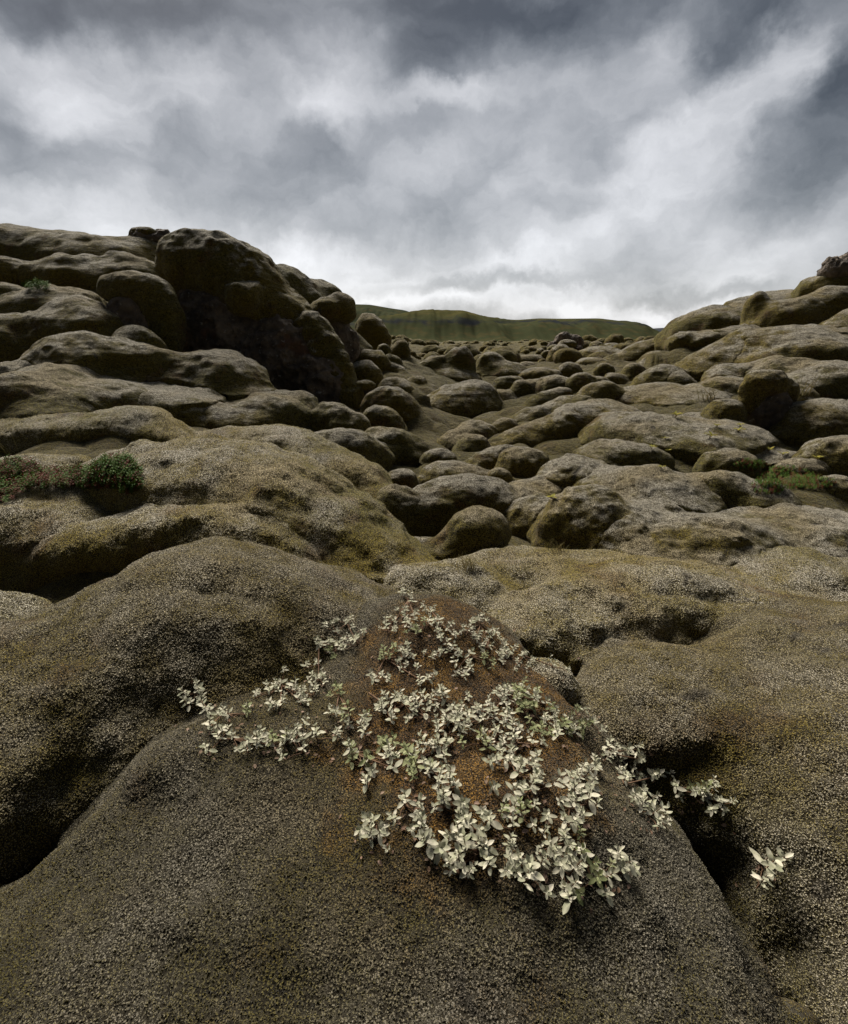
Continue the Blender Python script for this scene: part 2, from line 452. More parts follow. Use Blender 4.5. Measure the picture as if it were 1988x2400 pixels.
B('bulging moss mound right of the black hole', (1560, 1405, 190, 95, 2.3), (1310, 1475, 125, 95, 2.05), (1790, 1450, 190, 80, 2.25), (1430, 1440, 130, 80, 2.15), **M2)
B('little moss lobe at the right end of the willow patch', (1275, 1610, 72, 50, 1.66), **M2)
B('wide moss mound at the right edge above the bulging one', (1870, 1360, 180, 80, 2.7), **M2)
# right of the gully
B('smooth egg shaped boulder alone in the gully bottom', (1120, 1240, 72, 52, 3.2, .95), (1035, 1292, 62, 32, 3.15), melt=.3, amp=.03, k=.12)
B('flat topped boulder behind the egg shaped one', (1060, 1172, 82, 55, 4.0), (1125, 1168, 76, 50, 4.0), (1000, 1195, 60, 45, 3.9))
B('small boulder with a yellow seedling on top', (1262, 1208, 62, 48, 3.75))
B('dark bulky boulder overlapped by the largest right one', (1375, 1222, 100, 82, 3.4))
B('largest smooth boulder right of the gully', (1505, 1158, 130, 65, 3.95), (1590, 1170, 70, 50, 4.0))
B('broad low boulder in front of the largest right one', (1590, 1280, 168, 85, 3.15))
B('broad boulder cut by the right edge of the picture', (1885, 1270, 165, 75, 3.3), (1760, 1290, 90, 50, 3.3))
B('oval boulder left of the yellow seedlings', (1348, 1110, 74, 42, 4.4))
B('rounded boulder above the diagonal gully ridge', (1228, 1084, 56, 38, 4.9))
B('little ball boulder wedged under the rounded one', (1170, 1118, 29, 22, 4.6))
B('diagonal ridge boulder rising right from the gully', (1150, 1080, 62, 26, 5.3, .9, 32))
B('low flat boulder under the oval one', (1250, 1160, 75, 36, 4.2))
B('grey moss cushion with a black hollow on its left', (1704, 1084, 56, 32, 4.4))
B('grey moss cushion in front of the green mat', (1690, 1150, 62, 46, 3.9), (1780, 1165, 70, 40, 3.8))
B('low grey cushion behind the green mat', (1785, 1074, 66, 24, 4.9))
B('boulder at the right edge below the black hollow', (1962, 1066, 72, 44, 4.5))
B('grey cushion at the right edge beside the green mat', (1965, 1150, 60, 36, 3.9))
B('small cushion right of the green mat', (1875, 1100, 50, 24, 4.4))
B('pale long boulder below the yellow seedlings', (1430, 1066, 78, 36, 4.8), (1500, 1070, 60, 28, 4.7))
B('wide pale moss slab carrying the yellow seedlings', (1500, 1010, 110, 42, 5.6), (1640, 1035, 110, 34, 5.2), (1700, 1030, 80, 30, 5.3))
B('dark rounded boulder over a small black hole', (1388, 978, 78, 42, 6.4), (1440, 985, 60, 36, 6.3))
B('flat moss cushion below the dark overhanging boulder', (1632, 990, 50, 22, 5.9))
B('pale moss shoulder above the boulder with the hole', (1395, 930, 55, 30, 8.0, .9, 25), (1340, 960, 50, 24, 7.6, .9, 30))
B('flat pale moss plateau on the right slope', (1525, 940, 80, 34, 8.0), (1610, 950, 80, 30, 7.6))
B('dark boulder with a shadowed underside left of the rust rock', (1702, 966, 42, 32, 5.6))
B('broad moss lobe right of the black hollow', (1935, 990, 100, 52, 5.6))
B('moss lobe behind the rust rock', (1868, 930, 42, 28, 6.1))
B('swollen moss arm at the right edge halfway up the slope', (1965, 895, 75, 48, 7.4), (1890, 905, 50, 26, 7.3))
B('moss hump left of the swollen right arm', (1835, 878, 72, 40, 8.0))
B('long moss roll across the right slope', (1905, 820, 112, 30, 9.0), (1800, 850, 50, 26, 8.8))
B('low moss roll under the big right bulge', (1832, 798, 100, 30, 9.6), (1920, 800, 60, 22, 9.6))
B('big smooth bulge near the top of the right slope', (1847, 744, 70, 42, 11), (1772, 728, 28, 38, 11.3))
B('shadowed moss arm at the upper right edge', (1955, 720, 66, 46, 11), (1990, 770, 50, 40, 10))
B('long smooth back of the right slope on the skyline', (1690, 762, 95, 42, 13), (1605, 790, 50, 34, 13.6), (1830, 735, 120, 50, 13.5))
B('overhanging moss lip with a black cave below', (1632, 800, 58, 22, 11))
B('moss lobe right of the black cave lip', (1732, 792, 54, 26, 11))
B('diagonal moss arm reaching down to the dark ball', (1670, 850, 95, 36, 9.6, .9, 33))
B('dark egg boulder at the foot of the right slope', (1545, 888, 57, 30, 9.0, .9, 15))
B('small dark boulder against the egg at the slope foot', (1592, 898, 30, 22, 8.7))
B('low lobe above the rust rock', (1715, 880, 58, 24, 8.3))
B('small lobe left above the rust rock', (1700, 912, 55, 28, 7.7))
B('paired dark lobes under the skyline back', (1538, 848, 40, 25, 11.5), (1508, 868, 26, 20, 11.3))
B('moss lobe under the top right crag', (1950, 670, 62, 30, 12.2))
B('moss tongue sloping from the skyline back to the plain', (1490, 826, 70, 18, 14, .9, 25), (1430, 850, 45, 12, 13, .9, 15))
# middle and centre
B('S shaped twin boulder in the middle of the gully', (1080, 848, 33, 33, 13), (1020, 860, 29, 26, 13), (1066, 892, 52, 26, 12.8), k=.12)
B('hooded boulder with a dark left face beyond the gully', (1150, 858, 33, 32, 13.5), (1188, 875, 48, 26, 13.3))
B('large rounded boulder in the centre of the gully', (1085, 950, 74, 50, 9.0), (1118, 935, 46, 42, 9.0), (1055, 968, 52, 38, 8.8))
B('double headed boulder in front of the large central one', (1112, 1012, 42, 26, 6.7), (1078, 1034, 44, 30, 6.5))
B('ball shaped boulder beside a small black hole', (1108, 1052, 38, 34, 6.1))
B('curved moss saddle in the gully floor', (1050, 1108, 60, 30, 4.9), (1110, 1118, 40, 24, 4.9))
B('low moss hump left of the small black hole', (1030, 1068, 34, 18, 5.5))
CHAIN = [(1193, 902, 34, 22, 11, 'first humped boulder of the chain right of the large central one'),
 (1180, 938, 29, 26, 9.6, 'dark boulder lowest in the chain right of the large central one'),
 (1226, 916, 28, 26, 9.7, 'second dark boulder of the chain above the pale diagonal ridges'),
 (1256, 908, 25, 19, 9.8, 'curled boulder with a reddish hollow above the pale diagonal ridges'),
 (1302, 904, 40, 25, 9.6, 'pale boulder between the curled one and the dark neck'),
 (1362, 900, 31, 26, 9.3, 'dark neck boulder standing on the pale slope'),
 (1403, 900, 26, 18, 9.4, 'small boulder right of the dark neck boulder'),
 (1440, 893, 27, 20, 9.7, 'low dark boulder under the rounded pair'),
 (1483, 880, 30, 28, 9.9, 'tall dark boulder next to the egg at the slope foot'),
 (1417, 868, 21, 18, 10.6, 'smooth knob behind the dark neck boulder'),
 (1333, 868, 26, 19, 11.2, 'knuckle boulder behind the pale one'),
 (1265, 880, 44, 17, 11.2, 'long knuckle boulder pointing right'),
 (1313, 834, 27, 27, 16, 'dome shaped boulder in front of the jagged crag'),
 (1267, 824, 11, 9, 18, 'little boulder left of the jagged crag'),
 (1282, 830, 13, 10, 17, 'small boulder beside the dome shaped one'),
 (1225, 846, 22, 13, 17, 'dark hooded boulder left of the dome'),
 (1250, 843, 22, 11, 17, 'low boulder touching the dark hooded one'),
 (1235, 857, 20, 9, 15, 'flat pale boulder below the dark hooded one'),
 (1405, 828, 44, 15, 17, 'long dark boulder right of the jagged crag'),
 (1398, 810, 17, 10, 21, 'round boulder on the long dark one'),
 (1432, 816, 24, 12, 20, 'boulder at the foot of the right skyline'),
 (1385, 850, 30, 12, 14, 'pale low boulder in front of the long dark one')]
for u, v, a, b, Y, lb in CHAIN: B(lb, (u, v, a, b, Y))
B('uppermost pale diagonal ridge right of the gully', (1262, 944, 34, 22, 8.5, .9, 30), (1300, 930, 40, 18, 8.6, .9, 25))
B('middle pale diagonal ridge right of the gully', (1230, 985, 58, 20, 7.6, .9, 32), (1300, 960, 50, 22, 7.8, .9, 25))
B('lowest pale diagonal ridge right of the gully', (1215, 1030, 75, 27, 6.3, .9, 32), (1290, 1010, 70, 34, 6.2, .9, 30))
B('diagonal moss roll beside the ball shaped boulder', (1175, 1010, 42, 24, 6.9, .9, 35))
# left slope down to the gully
B('olive moss shoulder on the left skyline next to the far hill', (868, 785, 36, 48, 14))
B('dark boulder ending the left skyline', (936, 824, 21, 27, 13, .9, -30))
B('small ball boulder under the left skyline', (900, 820, 16, 14, 12.4))
B('slanting olive lobe below the left skyline', (876, 850, 40, 28, 10.6, .9, -35))
B('small lobe below the ball on the left slope', (921, 846, 23, 15, 11.5, .9, -20))
B('olive lobe behind the small pedestal rock', (852, 880, 38, 34, 9.0))
B('round lobe at the top of the left gully wall', (930, 872, 23, 18, 10.5, .9, -20))
B('blunt boulder on the left gully wall', (930, 912, 40, 26, 8.5, .9, -15))
B('pale slanting lobe below the blunt boulder', (935, 950, 60, 32, 7.5, .9, -35), (885, 945, 35, 26, 7.5))
B('rounded lobe below the small pedestal rock', (897, 984, 46, 30, 6.8, .9, -25))
B('short dark lobe at the foot of the cliff', (838, 1002, 29, 30, 6.3))
B('wide olive lobe above the gully floor', (930, 1045, 78, 38, 5.9, .9, -20))
B('pale lobe between the cliff and the long mound', (835, 1052, 58, 42, 5.5, .9, -25))
B('slanting moss lobe under the cliff', (792, 992, 62, 42, 6.4, .9, -30))
B('lower slanting moss lobe above the long mound', (800, 1060, 80, 42, 5.5, .9, -25))
B('steep green lobe above the gully hole', (925, 1200, 52, 60, 3.8))
B('small wrinkled lobe on the left gully edge', (942, 1124, 36, 24, 4.7))
B('low moss hump left of the egg shaped boulder', (975, 1300, 68, 42, 3.2))
B('gully side lobe above the blunt boulder', (975, 905, 26, 26, 10, .9, -40), (965, 880, 20, 20, 11))
# left hill
B('wrinkled moss lobe under the dark cliff', (505, 885, 112, 60, 7.0), (560, 925, 80, 40, 6.8))
B('smooth moss bulge below the cliff', (640, 968, 74, 42, 6.3), (560, 985, 80, 35, 6.0))
B('moss lobe with a reddish notch below the cliff', (688, 955, 58, 42, 6.8))
B('round moss shoulder above the pale mounds', (430, 982, 60, 38, 5.8))
B('small stone sized moss ball in a hollow', (417, 926, 36, 20, 6.2))
B('moss floor swelling around the small ball', (380, 950, 110, 34, 6.0))
B('smooth moss lobe below the crater topped one', (120, 905, 78, 48, 5.7), (210, 935, 110, 42, 5.6))
B('pale moss cushion at the left edge', (45, 930, 80, 54, 5.2), (120, 970, 90, 34, 5.1))
B('dark little lobe at the left edge over the pale cushion', (35, 880, 56, 30, 6.0))
B('large moss lobe with a crater on top', (190, 838, 108, 54, 6.5), (322, 850, 72, 46, 6.6))
B('pointed moss slab behind the crater topped lobe', (195, 775, 112, 55, 7.6), (25, 810, 100, 66, 7.3), (175, 735, 45, 28, 7.7))
B('small hump left of the leaning rock', (318, 796, 48, 30, 7.1), (360, 815, 30, 22, 7.1))
B('hooded moss lobe with a dark hollow', (120, 722, 108, 42, 8.4), (190, 715, 50, 32, 8.5))
B('round lobe at the left edge behind the hooded one', (20, 706, 55, 38, 8.9))
B('black flanked rock lump at the left edge', (10, 645, 48, 40, 9.6))
B('long moss bank under the left ridge', (210, 655, 155, 45, 10.6), (330, 660, 70, 45, 10.4))
B('furrowed moss ridge on the left skyline', (60, 600, 170, 58, 13), (230, 605, 150, 45, 12.6), (350, 620, 60, 40, 12.5), amp=.06)
B('moss back of the left skyline right of the great overhang', (690, 720, 75, 70, 10.5), (760, 720, 60, 52, 11), (620, 680, 90, 60, 10.5))

def ridge(pts):
    """crest points (u, v, Y, radius in px) -> overlapping lobes whose tops follow the crest"""
    out = []
    for i, (u, v, Y, r) in enumerate(pts):
        out.append((u, v + r*.72, r*1.15, r*.72, Y, 1.05))
        if i+1 < len(pts):
            a, b = pts[i], pts[i+1]; m = [(p+q)/2 for p, q in zip(a, b)]
            out.append((m[0], m[1] + m[3]*.74, m[3]*1.1, m[3]*.72, m[2], 1.05))
    return out
RID = [
 ('pale moss ledge running behind the big dark left mound', [(-40, 1262, 2.75, 80), (110, 1262, 2.7, 85), (230, 1214, 2.68, 90), (400, 1182, 2.65, 95), (560, 1180, 2.65, 85), (650, 1225, 2.6, 75), (715, 1300, 2.5, 60)]),
 ('long pale moss ridge right of the red heath patch', [(270, 1085, 3.45, 80), (380, 1046, 3.38, 130), (490, 1032, 3.3, 160), (590, 1052, 3.2, 165), (690, 1112, 3.05, 160), (790, 1188, 2.9, 140), (880, 1262, 2.75, 110), (950, 1325, 2.62, 75)]),
 ('moss ridge falling right to the gully behind the long pale ridge', [(470, 1015, 4.9, 55), (560, 1000, 4.8, 65), (660, 1000, 4.6, 70), (740, 1030, 4.4, 72), (810, 1068, 4.2, 70), (870, 1120, 4.0, 66), (905, 1185, 3.75, 60)]),
 ('knobbly moss ridge with dark pits at the left edge', [(-20, 985, 4.7, 70), (100, 976, 4.75, 75), (210, 966, 4.75, 72), (315, 952, 4.8, 72), (390, 990, 4.7, 55), (440, 1035, 4.5, 42)]),
 ('bulging moss ridge right of the black hole', [(1195, 1440, 2.08, 75), (1290, 1388, 2.15, 100), (1400, 1345, 2.3, 115), (1500, 1315, 2.42, 120), (1620, 1320, 2.45, 120), (1760, 1345, 2.45, 115), (1900, 1385, 2.45, 110)]),
]
BOULD = [b_ for b_ in BOULD if b_[0] not in ('pale moss ledge behind and above the big dark left mound', 'large pale moss mound right of the red heath patch',
    'long moss mound falling right towards the gully', 'knobbly moss mound with dark pits at the left edge', 'bulging moss mound right of the black hole')]
for lb, pts in RID:
    e_ = boulder('moss_mound', lb, ridge(pts), 'moss mound', MG, MOSS_D, cellpx=7, subs=1, melt=.6 if 'bulging' in lb else .35, amp=.06)
    ENT[-1].k *= .8
for lb, lobes, kw in BOULD:
    kw = dict(kw); nm = kw.pop('name', 'mossy_boulder')
    kw.setdefault('cellpx', 5.0)
    gr = 1.08
    if len(lobes) == 1 and nm == 'mossy_boulder' and 'ball' not in lb and 'egg' not in lb and 'dome' not in lb:
        r_ = random.Random(lb); l = lobes[0]; sg = r_.choice((-1, 1))
        ex = list(l[5:]) or [.9]
        lobes = [l, (l[0]+sg*l[2]*r_.uniform(.35, .6), l[1]+l[3]*r_.uniform(.15, .4), l[2]*r_.uniform(.5, .75), l[3]*r_.uniform(.6, .85), l[4]*(1-.02*r_.random()), *ex),
                 (l[0]-sg*l[2]*r_.uniform(.1, .5), l[1]+l[3]*r_.uniform(.2, .45), l[2]*r_.uniform(.6, .8), l[3]*r_.uniform(.6, .8), l[4]*(1+.02*r_.random()), *ex)]
        kw.setdefault('amp', .10)
    lobes = [(l[0], l[1]+.20*l[3], l[2]*gr, l[3]*1.22, *l[4:]) for l in lobes]
    boulder(nm, lb, lobes, **kw)

RG = 'bare lava crags'
rock_thing('lava_crag', 'huge overhanging lava crag with moss cap and dark cliff', [
    ('moss_cap', MOSS, [(452, 622, 82, 74, 8.8), (545, 650, 105, 86, 8.9), (635, 735, 110, 74, 8.8, .9, -38), (695, 785, 62, 56, 8.6, .9, -45), (568, 700, 30, 30, 8.1)], dict(cellpx=4, k=.34, amp=.075)),
    ('rock_face', ROCK, [(535, 790, 125, 120, 8.7), (660, 850, 115, 115, 8.5), (765, 920, 70, 85, 8.1), (475, 740, 75, 90, 8.8)], dict(cellpx=4, k=.3, amp=.06, rough=.10, subs=0, frq=1.6)),
    ('moss_apron', MOSS, [(735, 790, 46, 56, 8.4), (768, 850, 42, 58, 8.25), (803, 915, 38, 56, 8.1), (832, 960, 32, 42, 7.9)], dict(cellpx=5, amp=.13, k=.3))], 'lava crag', RG)
rock_thing('lava_crag', 'leaning moss rock with a rust red face', [
    ('moss_cap', MOSS, [(290, 678, 55, 38, 7.9), (345, 690, 60, 48, 7.9), (385, 750, 46, 70, 7.8), (392, 810, 34, 45, 7.7)], dict(cellpx=5, k=.15)),
    ('rock_face', ROCK, [(300, 748, 48, 58, 7.7), (335, 790, 42, 56, 7.7)], dict(cellpx=4, amp=.06, rough=.10, subs=0, frq=1.6))], 'lava crag', RG)
rock_thing('lava_crag', 'moss capped lava pillar at the right end of the left ridge', [
    ('moss_cap', MOSS, [(770, 728, 45, 30, 9.2), (800, 715, 34, 28, 9.3), (812, 735, 22, 24, 9.2)], dict(cellpx=4, k=.1)),
    ('rock_face', ROCK, [(795, 800, 38, 62, 9.3), (805, 880, 30, 70, 9.2), (830, 810, 18, 34, 9.3)], dict(cellpx=4, amp=.06, rough=.12, subs=0, frq=1.6))], 'lava crag', RG)
rock_thing('lava_crag', 'small pedestal rock with a moss cushion on the left slope', [
    ('moss_cap', MOSS, [(857, 903, 24, 12, 8.0)], dict(cellpx=3)),
    ('rock_face', ROCK, [(860, 928, 20, 24, 8.05)], dict(cellpx=3, rough=.12, subs=0))], 'lava crag', RG)
rock_thing('lava_crag', 'dark knob of lava on the left skyline', [
    ('moss_cap', MOSS, [(345, 548, 26, 15, 12.5), (325, 552, 20, 18, 12.5)], dict(cellpx=3)),
    ('rock_face', ROCK, [(330, 556, 28, 22, 12.5), (385, 556, 22, 20, 12.6), (360, 562, 44, 18, 12.6)], dict(cellpx=3, rough=.12, subs=0))], 'lava crag', RG)
rock_thing('lava_crag', 'tiny perched lava lump on the left skyline slope', [
    ('rock_face', ROCK, [(748, 666, 9, 8, 10.8), (738, 674, 14, 8, 10.8), (757, 673, 6, 6, 10.8)], dict(cellpx=2, rough=.06, subs=0, k=.03))], 'lava crag', RG)
rock_thing('lava_crag', 'rust dark crag with a grey moss cap above the black hollow', [
    ('moss_cap', MOSS, [(1797, 896, 46, 30, 5.7), (1762, 930, 28, 48, 5.72), (1838, 922, 32, 36, 5.8)], dict(cellpx=4, k=.12, amp=.1)),
    ('rock_face', ROCK, [(1798, 962, 58, 62, 5.75), (1840, 1000, 60, 55, 5.9), (1890, 1030, 60, 50, 5.9)], dict(cellpx=4, amp=.06, rough=.12, subs=0, frq=1.5))], 'lava crag', RG)
rock_thing('lava_crag', 'jagged lava crag standing on the far plain', [
    ('rock_face', ROCK, [(1318, 792, 20, 14, 19, .9, 25), (1345, 805, 24, 22, 19), (1355, 820, 14, 14, 18.6), (1300, 812, 18, 14, 19)], dict(cellpx=3, rough=.10, subs=0)),
    ('moss_cap', MOSS, [(1330, 808, 22, 12, 18.5), (1300, 820, 18, 12, 18.3)], dict(cellpx=3))], 'lava crag', RG)
rock_thing('lava_crag', 'brown bare crag in the upper right corner of the slope', [
    ('rock_face', ROCK, [(1960, 635, 40, 30, 12), (1990, 622, 35, 32, 12.1), (1948, 612, 16, 14, 12)], dict(cellpx=3, rough=.12, subs=0))], 'lava crag', RG)

# ------------------------------------------------------------------ terrain
cpts = []
LOB = [l for e in ENT if e.terr for l in e.lobes]
for c, r, roll in LOB:
    rz = max(r[2], .0) if not roll else .8*min(r[0], r[2])
    cpts.append((c[0], c[1], c[2]-.6*rz))
def G(u, v, Y, dz=0):
    p = W(u, v, Y); cpts.append((p[0], p[1], p[2]+dz))
for u, v, Y in [(1060, 1310, 3.3), (1150, 1300, 3.2), (1040, 1110, 5.6), (1090, 1075, 6.2), (1180, 985, 8), (1030, 1000, 8.2), (1000, 900, 12), (1130, 910, 12),
    (1060, 860, 17), (1000, 832, 28), (1150, 830, 28), (1250, 830, 24), (1100, 812, 60), (1000, 810, 75), (1250, 810, 60), (1400, 808, 45), (1500, 810, 35),
    (900, 812, 60), (1200, 805, 140), (1000, 802, 160), (1400, 803, 120), (0, 690, 16), (300, 690, 18), (600, 750, 20), (800, 790, 30), (1988, 690, 18), (1750, 760, 18), (1600, 800, 22),
    (560, 975, 7.9), (690, 990, 7.6), (790, 1000, 7.4), (440, 905, 8.4), (320, 870, 7.9), (1790, 1040, 5.8), (1860, 1090, 5.7), (870, 955, 8), (640, 985, 8.6), (520, 930, 9), (760, 985, 8.4), (150, 950, 5.5), (400, 960, 6.2), (1700, 1000, 6), (1900, 1060, 5), (1580, 1030, 5.2)]: G(u, v, Y)
for x, y, z in [(0, 1, -1.75), (-.8, 1.2, -1.8), (.7, 1.2, -1.85), (0, 2, -1.75), (.35, 1.9, -1.75), (-1, 2.2, -1.6), (1.3, 1.4, -1.8), (0, -1, -2.1), (-2, 0, -2.0), (2, 0, -2.0), (-.6, .3, -2.1), (.6, .3, -2.1), (-1.2, .6, -2.1), (1.2, .6, -2.1), (0, .4, -2.1), (-1, -.3, -2.1), (1, -.3, -2.1),
    (0, -4, -1.4), (-4, -2, -1.2), (4, -2, -1.3), (-6, 3, -.6), (6, 3, -.8), (0, -12, -1), (-15, 0, 0), (15, 0, 0), (-40, 10, -.5), (40, 10, -.5), (0, -60, -1), (0, 300, -5), (200, 300, -5), (-200, 300, -5), (0, 220, -3.2), (60, 220, -3.2), (-60, 220, -3.2), (120, 210, -3.2),
    (-300, 0, -1), (300, 0, -1), (0, 1500, -32), (1500, 1000, -32), (-1500, 1000, -32), (0, -1500, -30), (0, 700, -14), (500, 600, -14), (-500, 600, -14), (400, 1500, -32), (-500, 1500, -32), (0, 3000, -34), (1200, 3000, -34), (0, 7000, -40)]: cpts.append((x, y, z))
cpts = np.array(cpts)
cth = np.arctan2(cpts[:, 0], cpts[:, 1]); clr = np.log(np.hypot(cpts[:, 0], cpts[:, 1]))
def base_height(X, Y):
    th = np.arctan2(X, Y); lr = np.log(np.maximum(np.hypot(X, Y), .05))
    num = np.zeros_like(X); den = np.zeros_like(X)
    for a, l, z in zip(cth, clr, cpts[:, 2]):
        da = np.abs(th-a); da = np.minimum(da, 2*np.pi-da)
        q = (da/.055)**2 + ((lr-l)/.11)**2
        w = np.exp(-.5*np.minimum(q, 60)) + 2e-3/(1+q)**1.5
        num += w*z; den += w
    return num/den
for e in ENT: grow(e)
def terrain_height(X, Y):
    z = base_height(X, Y)
    r = np.hypot(X, Y)
    z0 = z
    for c, rr, roll in LOB:
        rz = rr[2] if not roll else .8*min(rr[0], rr[2])
        q = np.sqrt(((X-c[0])/rr[0])**2 + ((Y-c[1])/rr[1])**2)
        m = q < 1.75
        if not m.any(): continue
        zt = c[2] - rz*(.42 + .95*np.clip((q[m]-.8)/.8, 0, 2)**.8)
        k = .25*rz; a = z[m]; h = np.clip(k - np.abs(a-zt), 0, None)/k
        z[m] = np.maximum(a, zt) + h*h*k*.25
    for cell, am, sd in ((.42, .10, 3), (1.2, .16, 9)):
        wl = worley2(X/cell + .3*vnoise(np.stack([X, Y, 0*X], -1)*1.3/cell, sd), Y/cell, sd)
        z = z + am*(np.clip(1-wl**2*1.6, 0, 1) - .45)*np.clip((r-2.2)/2, 0, 1)
    pill = np.clip((r-18)/20, 0, 1)*np.clip((900-r)/600, 0, 1)
    z = z + pill*(.25*vnoise(np.stack([X/5, Y/9, 0*X], -1), 21) + .15*vnoise(np.stack([X/2, Y/3, 0*X], -1), 22))
    return z
th = np.concatenate([np.linspace(-np.pi, -.95, 60)[:-1], np.linspace(-.95, .95, 800), np.linspace(.95, np.pi, 60)[1:-1]])
lr = np.concatenate([np.linspace(np.log(.3), np.log(3), 140)[:-1], np.linspace(np.log(3), np.log(120), 800), np.linspace(np.log(120), np.log(9000), 110)[1:]])
TH, LR = np.meshgrid(th, lr, indexing='ij')
X = np.exp(LR)*np.sin(TH); Yy = np.exp(LR)*np.cos(TH)
Z = terrain_height(X, Yy)
nt_, nr_ = TH.shape
V = np.stack([X, Yy, Z], -1).reshape(-1, 3)
ii = np.arange(nt_); jj = np.arange(nr_-1)
I, J = np.meshgrid(ii, jj, indexing='ij'); I2 = (I+1) % nt_
Q = np.stack([I*nr_+J, I2*nr_+J, I2*nr_+J+1, I*nr_+J+1], -1).reshape(-1, 4)[:, ::-1]
ter = link('ground', mesh_from('ground', V, Q, MOSS_G)); tag(ter, kind='structure')
del X, Yy, Z, TH, LR

# ------------------------------------------------------------------ far boulders of the lava field
proto = []
for i in range(4):
    l = [(np.zeros(3), np.array([.5, .5, .36]), 0.)]
    if i % 2: l.append((np.array([.35, .1, -.08]), np.array([.34, .3, .26]), 0.))
    h = .07; lo = np.array([-.8, -.8, -.6]); n = (23, 23, 18)
    g = np.stack(np.meshgrid(*[lo[k]+h*np.arange(n[k]) for k in range(3)], indexing='ij'), -1).astype(np.float32)
    d = sdf(g, l, .2) + .06*vnoise(g*2.6, 40+i) + .03*vnoise(g*6, 50+i)
    Vb, Qb = surface_nets(d, lo, h)
    proto.append(mesh_from('far_boulder', Vb, Qb, MOSS))
placed = []
tries = 0
while len(placed) < 270 and tries < 9000:
    tries += 1
    u = random.uniform(850, 1600); Y = math.exp(random.uniform(math.log(14), math.log(110)))
    x = (u-CX)/F*Y
    if (Y < 22 and (u < 960 or u > 1480)): continue
    s = random.choice((.22, .3, .36, .45, .55, .75))*(1 + Y/140)
    if any((x-a)**2 + (Y-b)**2 < (.38*(s+c))**2 for a, b, c in placed): continue
    placed.append((x, Y, s))
pa = np.array(placed); pz = terrain_height(pa[:, 0], pa[:, 1])
for (x, Y, s), z in zip(placed, pz):
    o = link('far_boulder', random.choice(proto), loc=(x, Y, z + .10*s))
    o.scale = (s, s*random.uniform(.8, 1.2), s*random.uniform(.8, 1.25)); o.rotation_euler = (0, 0, random.uniform(0, 6.28))
    tag(o, 'small rounded moss boulder among many far down the lava field', 'mossy boulder', 'small boulders of the far lava field')

# ------------------------------------------------------------------ hills
def hill(name, prof, Yc, Yb, vb, mat, cliff=.5, seed=1):
    """crest profile (u, v) seen at distance Yc, foot at distance Yb"""
    us = np.linspace(prof[0][0], prof[-1][0], 420)
    vs = np.interp(us, [p[0] for p in prof], [p[1] for p in prof])
    k = np.ones(9)/9; vs = np.convolve(np.pad(vs, 4, 'edge'), k, 'valid')
    tt = np.concatenate([np.linspace(0, 1, 90), 1 + np.linspace(0, 1, 20)[1:]*.8])
    rows = []
    for u, v in zip(us, vs):
        top = W(u, v, Yc); x0 = (u-CX)/F/ (CP + (CY-790)/F*SP)
        row = []
        for t_ in tt:
            if t_ <= 1:
                Y = Yb + (Yc-Yb)*t_
                s = .30*t_ + cliff*(1/(1+math.exp(-(t_-.42)*22))) + (1-.30-cliff)*t_**.7
                s /= (.30 + cliff/(1+math.exp(-.58*22)) + (1-.30-cliff))
                z = -32 + (top[2]+32)*s
            else:
                Y = Yc*(1 + (t_-1)*.9); z = top[2]*(1-.25*(t_-1))
            row.append((x0*Y, Y, z))
        rows.append(row)
    A = np.array(rows); H = A[..., 2].max()
    q = np.stack([A[..., 0]/(Yc*.018), A[..., 1]/(Yc*.09), A[..., 2]*0], -1)
    tb = np.broadcast_to(tt, A.shape[:2])
    w = np.clip(np.sin(np.clip(tb, 0, 1)*np.pi), 0, 1)
    A[..., 2] += H*.09*w*fbm(q*np.array([.6, 1, 1]), 3, seed) + H*.02*w*vnoise(q*np.array([4, 1, 1]), seed+7)
    n, mm = A.shape[:2]
    I, J = np.meshgrid(np.arange(n-1), np.arange(mm-1), indexing='ij')
    Qh = np.stack([I*mm+J, (I+1)*mm+J, (I+1)*mm+J+1, I*mm+J+1], -1).reshape(-1, 4)
    o = link(name, mesh_from(name, A.reshape(-1, 3), Qh, mat)); tag(o, kind='structure')
HM = hill_material('hill_grass', (.078, .068, .024), (.042, .046, .023), (.024, .026, .029))
HM2 = hill_material('hill_far', (.045, .050, .028), (.035, .042, .026), (.03, .034, .034))
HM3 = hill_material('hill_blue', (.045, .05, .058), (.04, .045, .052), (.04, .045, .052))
hill('hill', [(560, 800), (700, 775), (800, 760), (900, 743), (960, 731), (1000, 727), (1085, 727), (1120, 738), (1160, 746), (1208, 750), (1260, 746), (1310, 747), (1400, 746),
     (1450, 752), (1500, 758), (1518, 762), (1522, 768), (1540, 776), (1570, 788), (1640, 800)], 2600, 1500, 812, HM, .45, 3)
hill('hill', [(300, 730), (600, 715), (760, 711), (835, 713), (870, 714), (920, 723), (950, 727), (970, 735), (1100, 780)], 3600, 2700, 812, HM2, .3, 5)
hill('hill', [(1400, 790), (1500, 772), (1540, 769), (1580, 767), (1640, 764), (1800, 780)], 6000, 4600, 812, HM3, .3, 8)

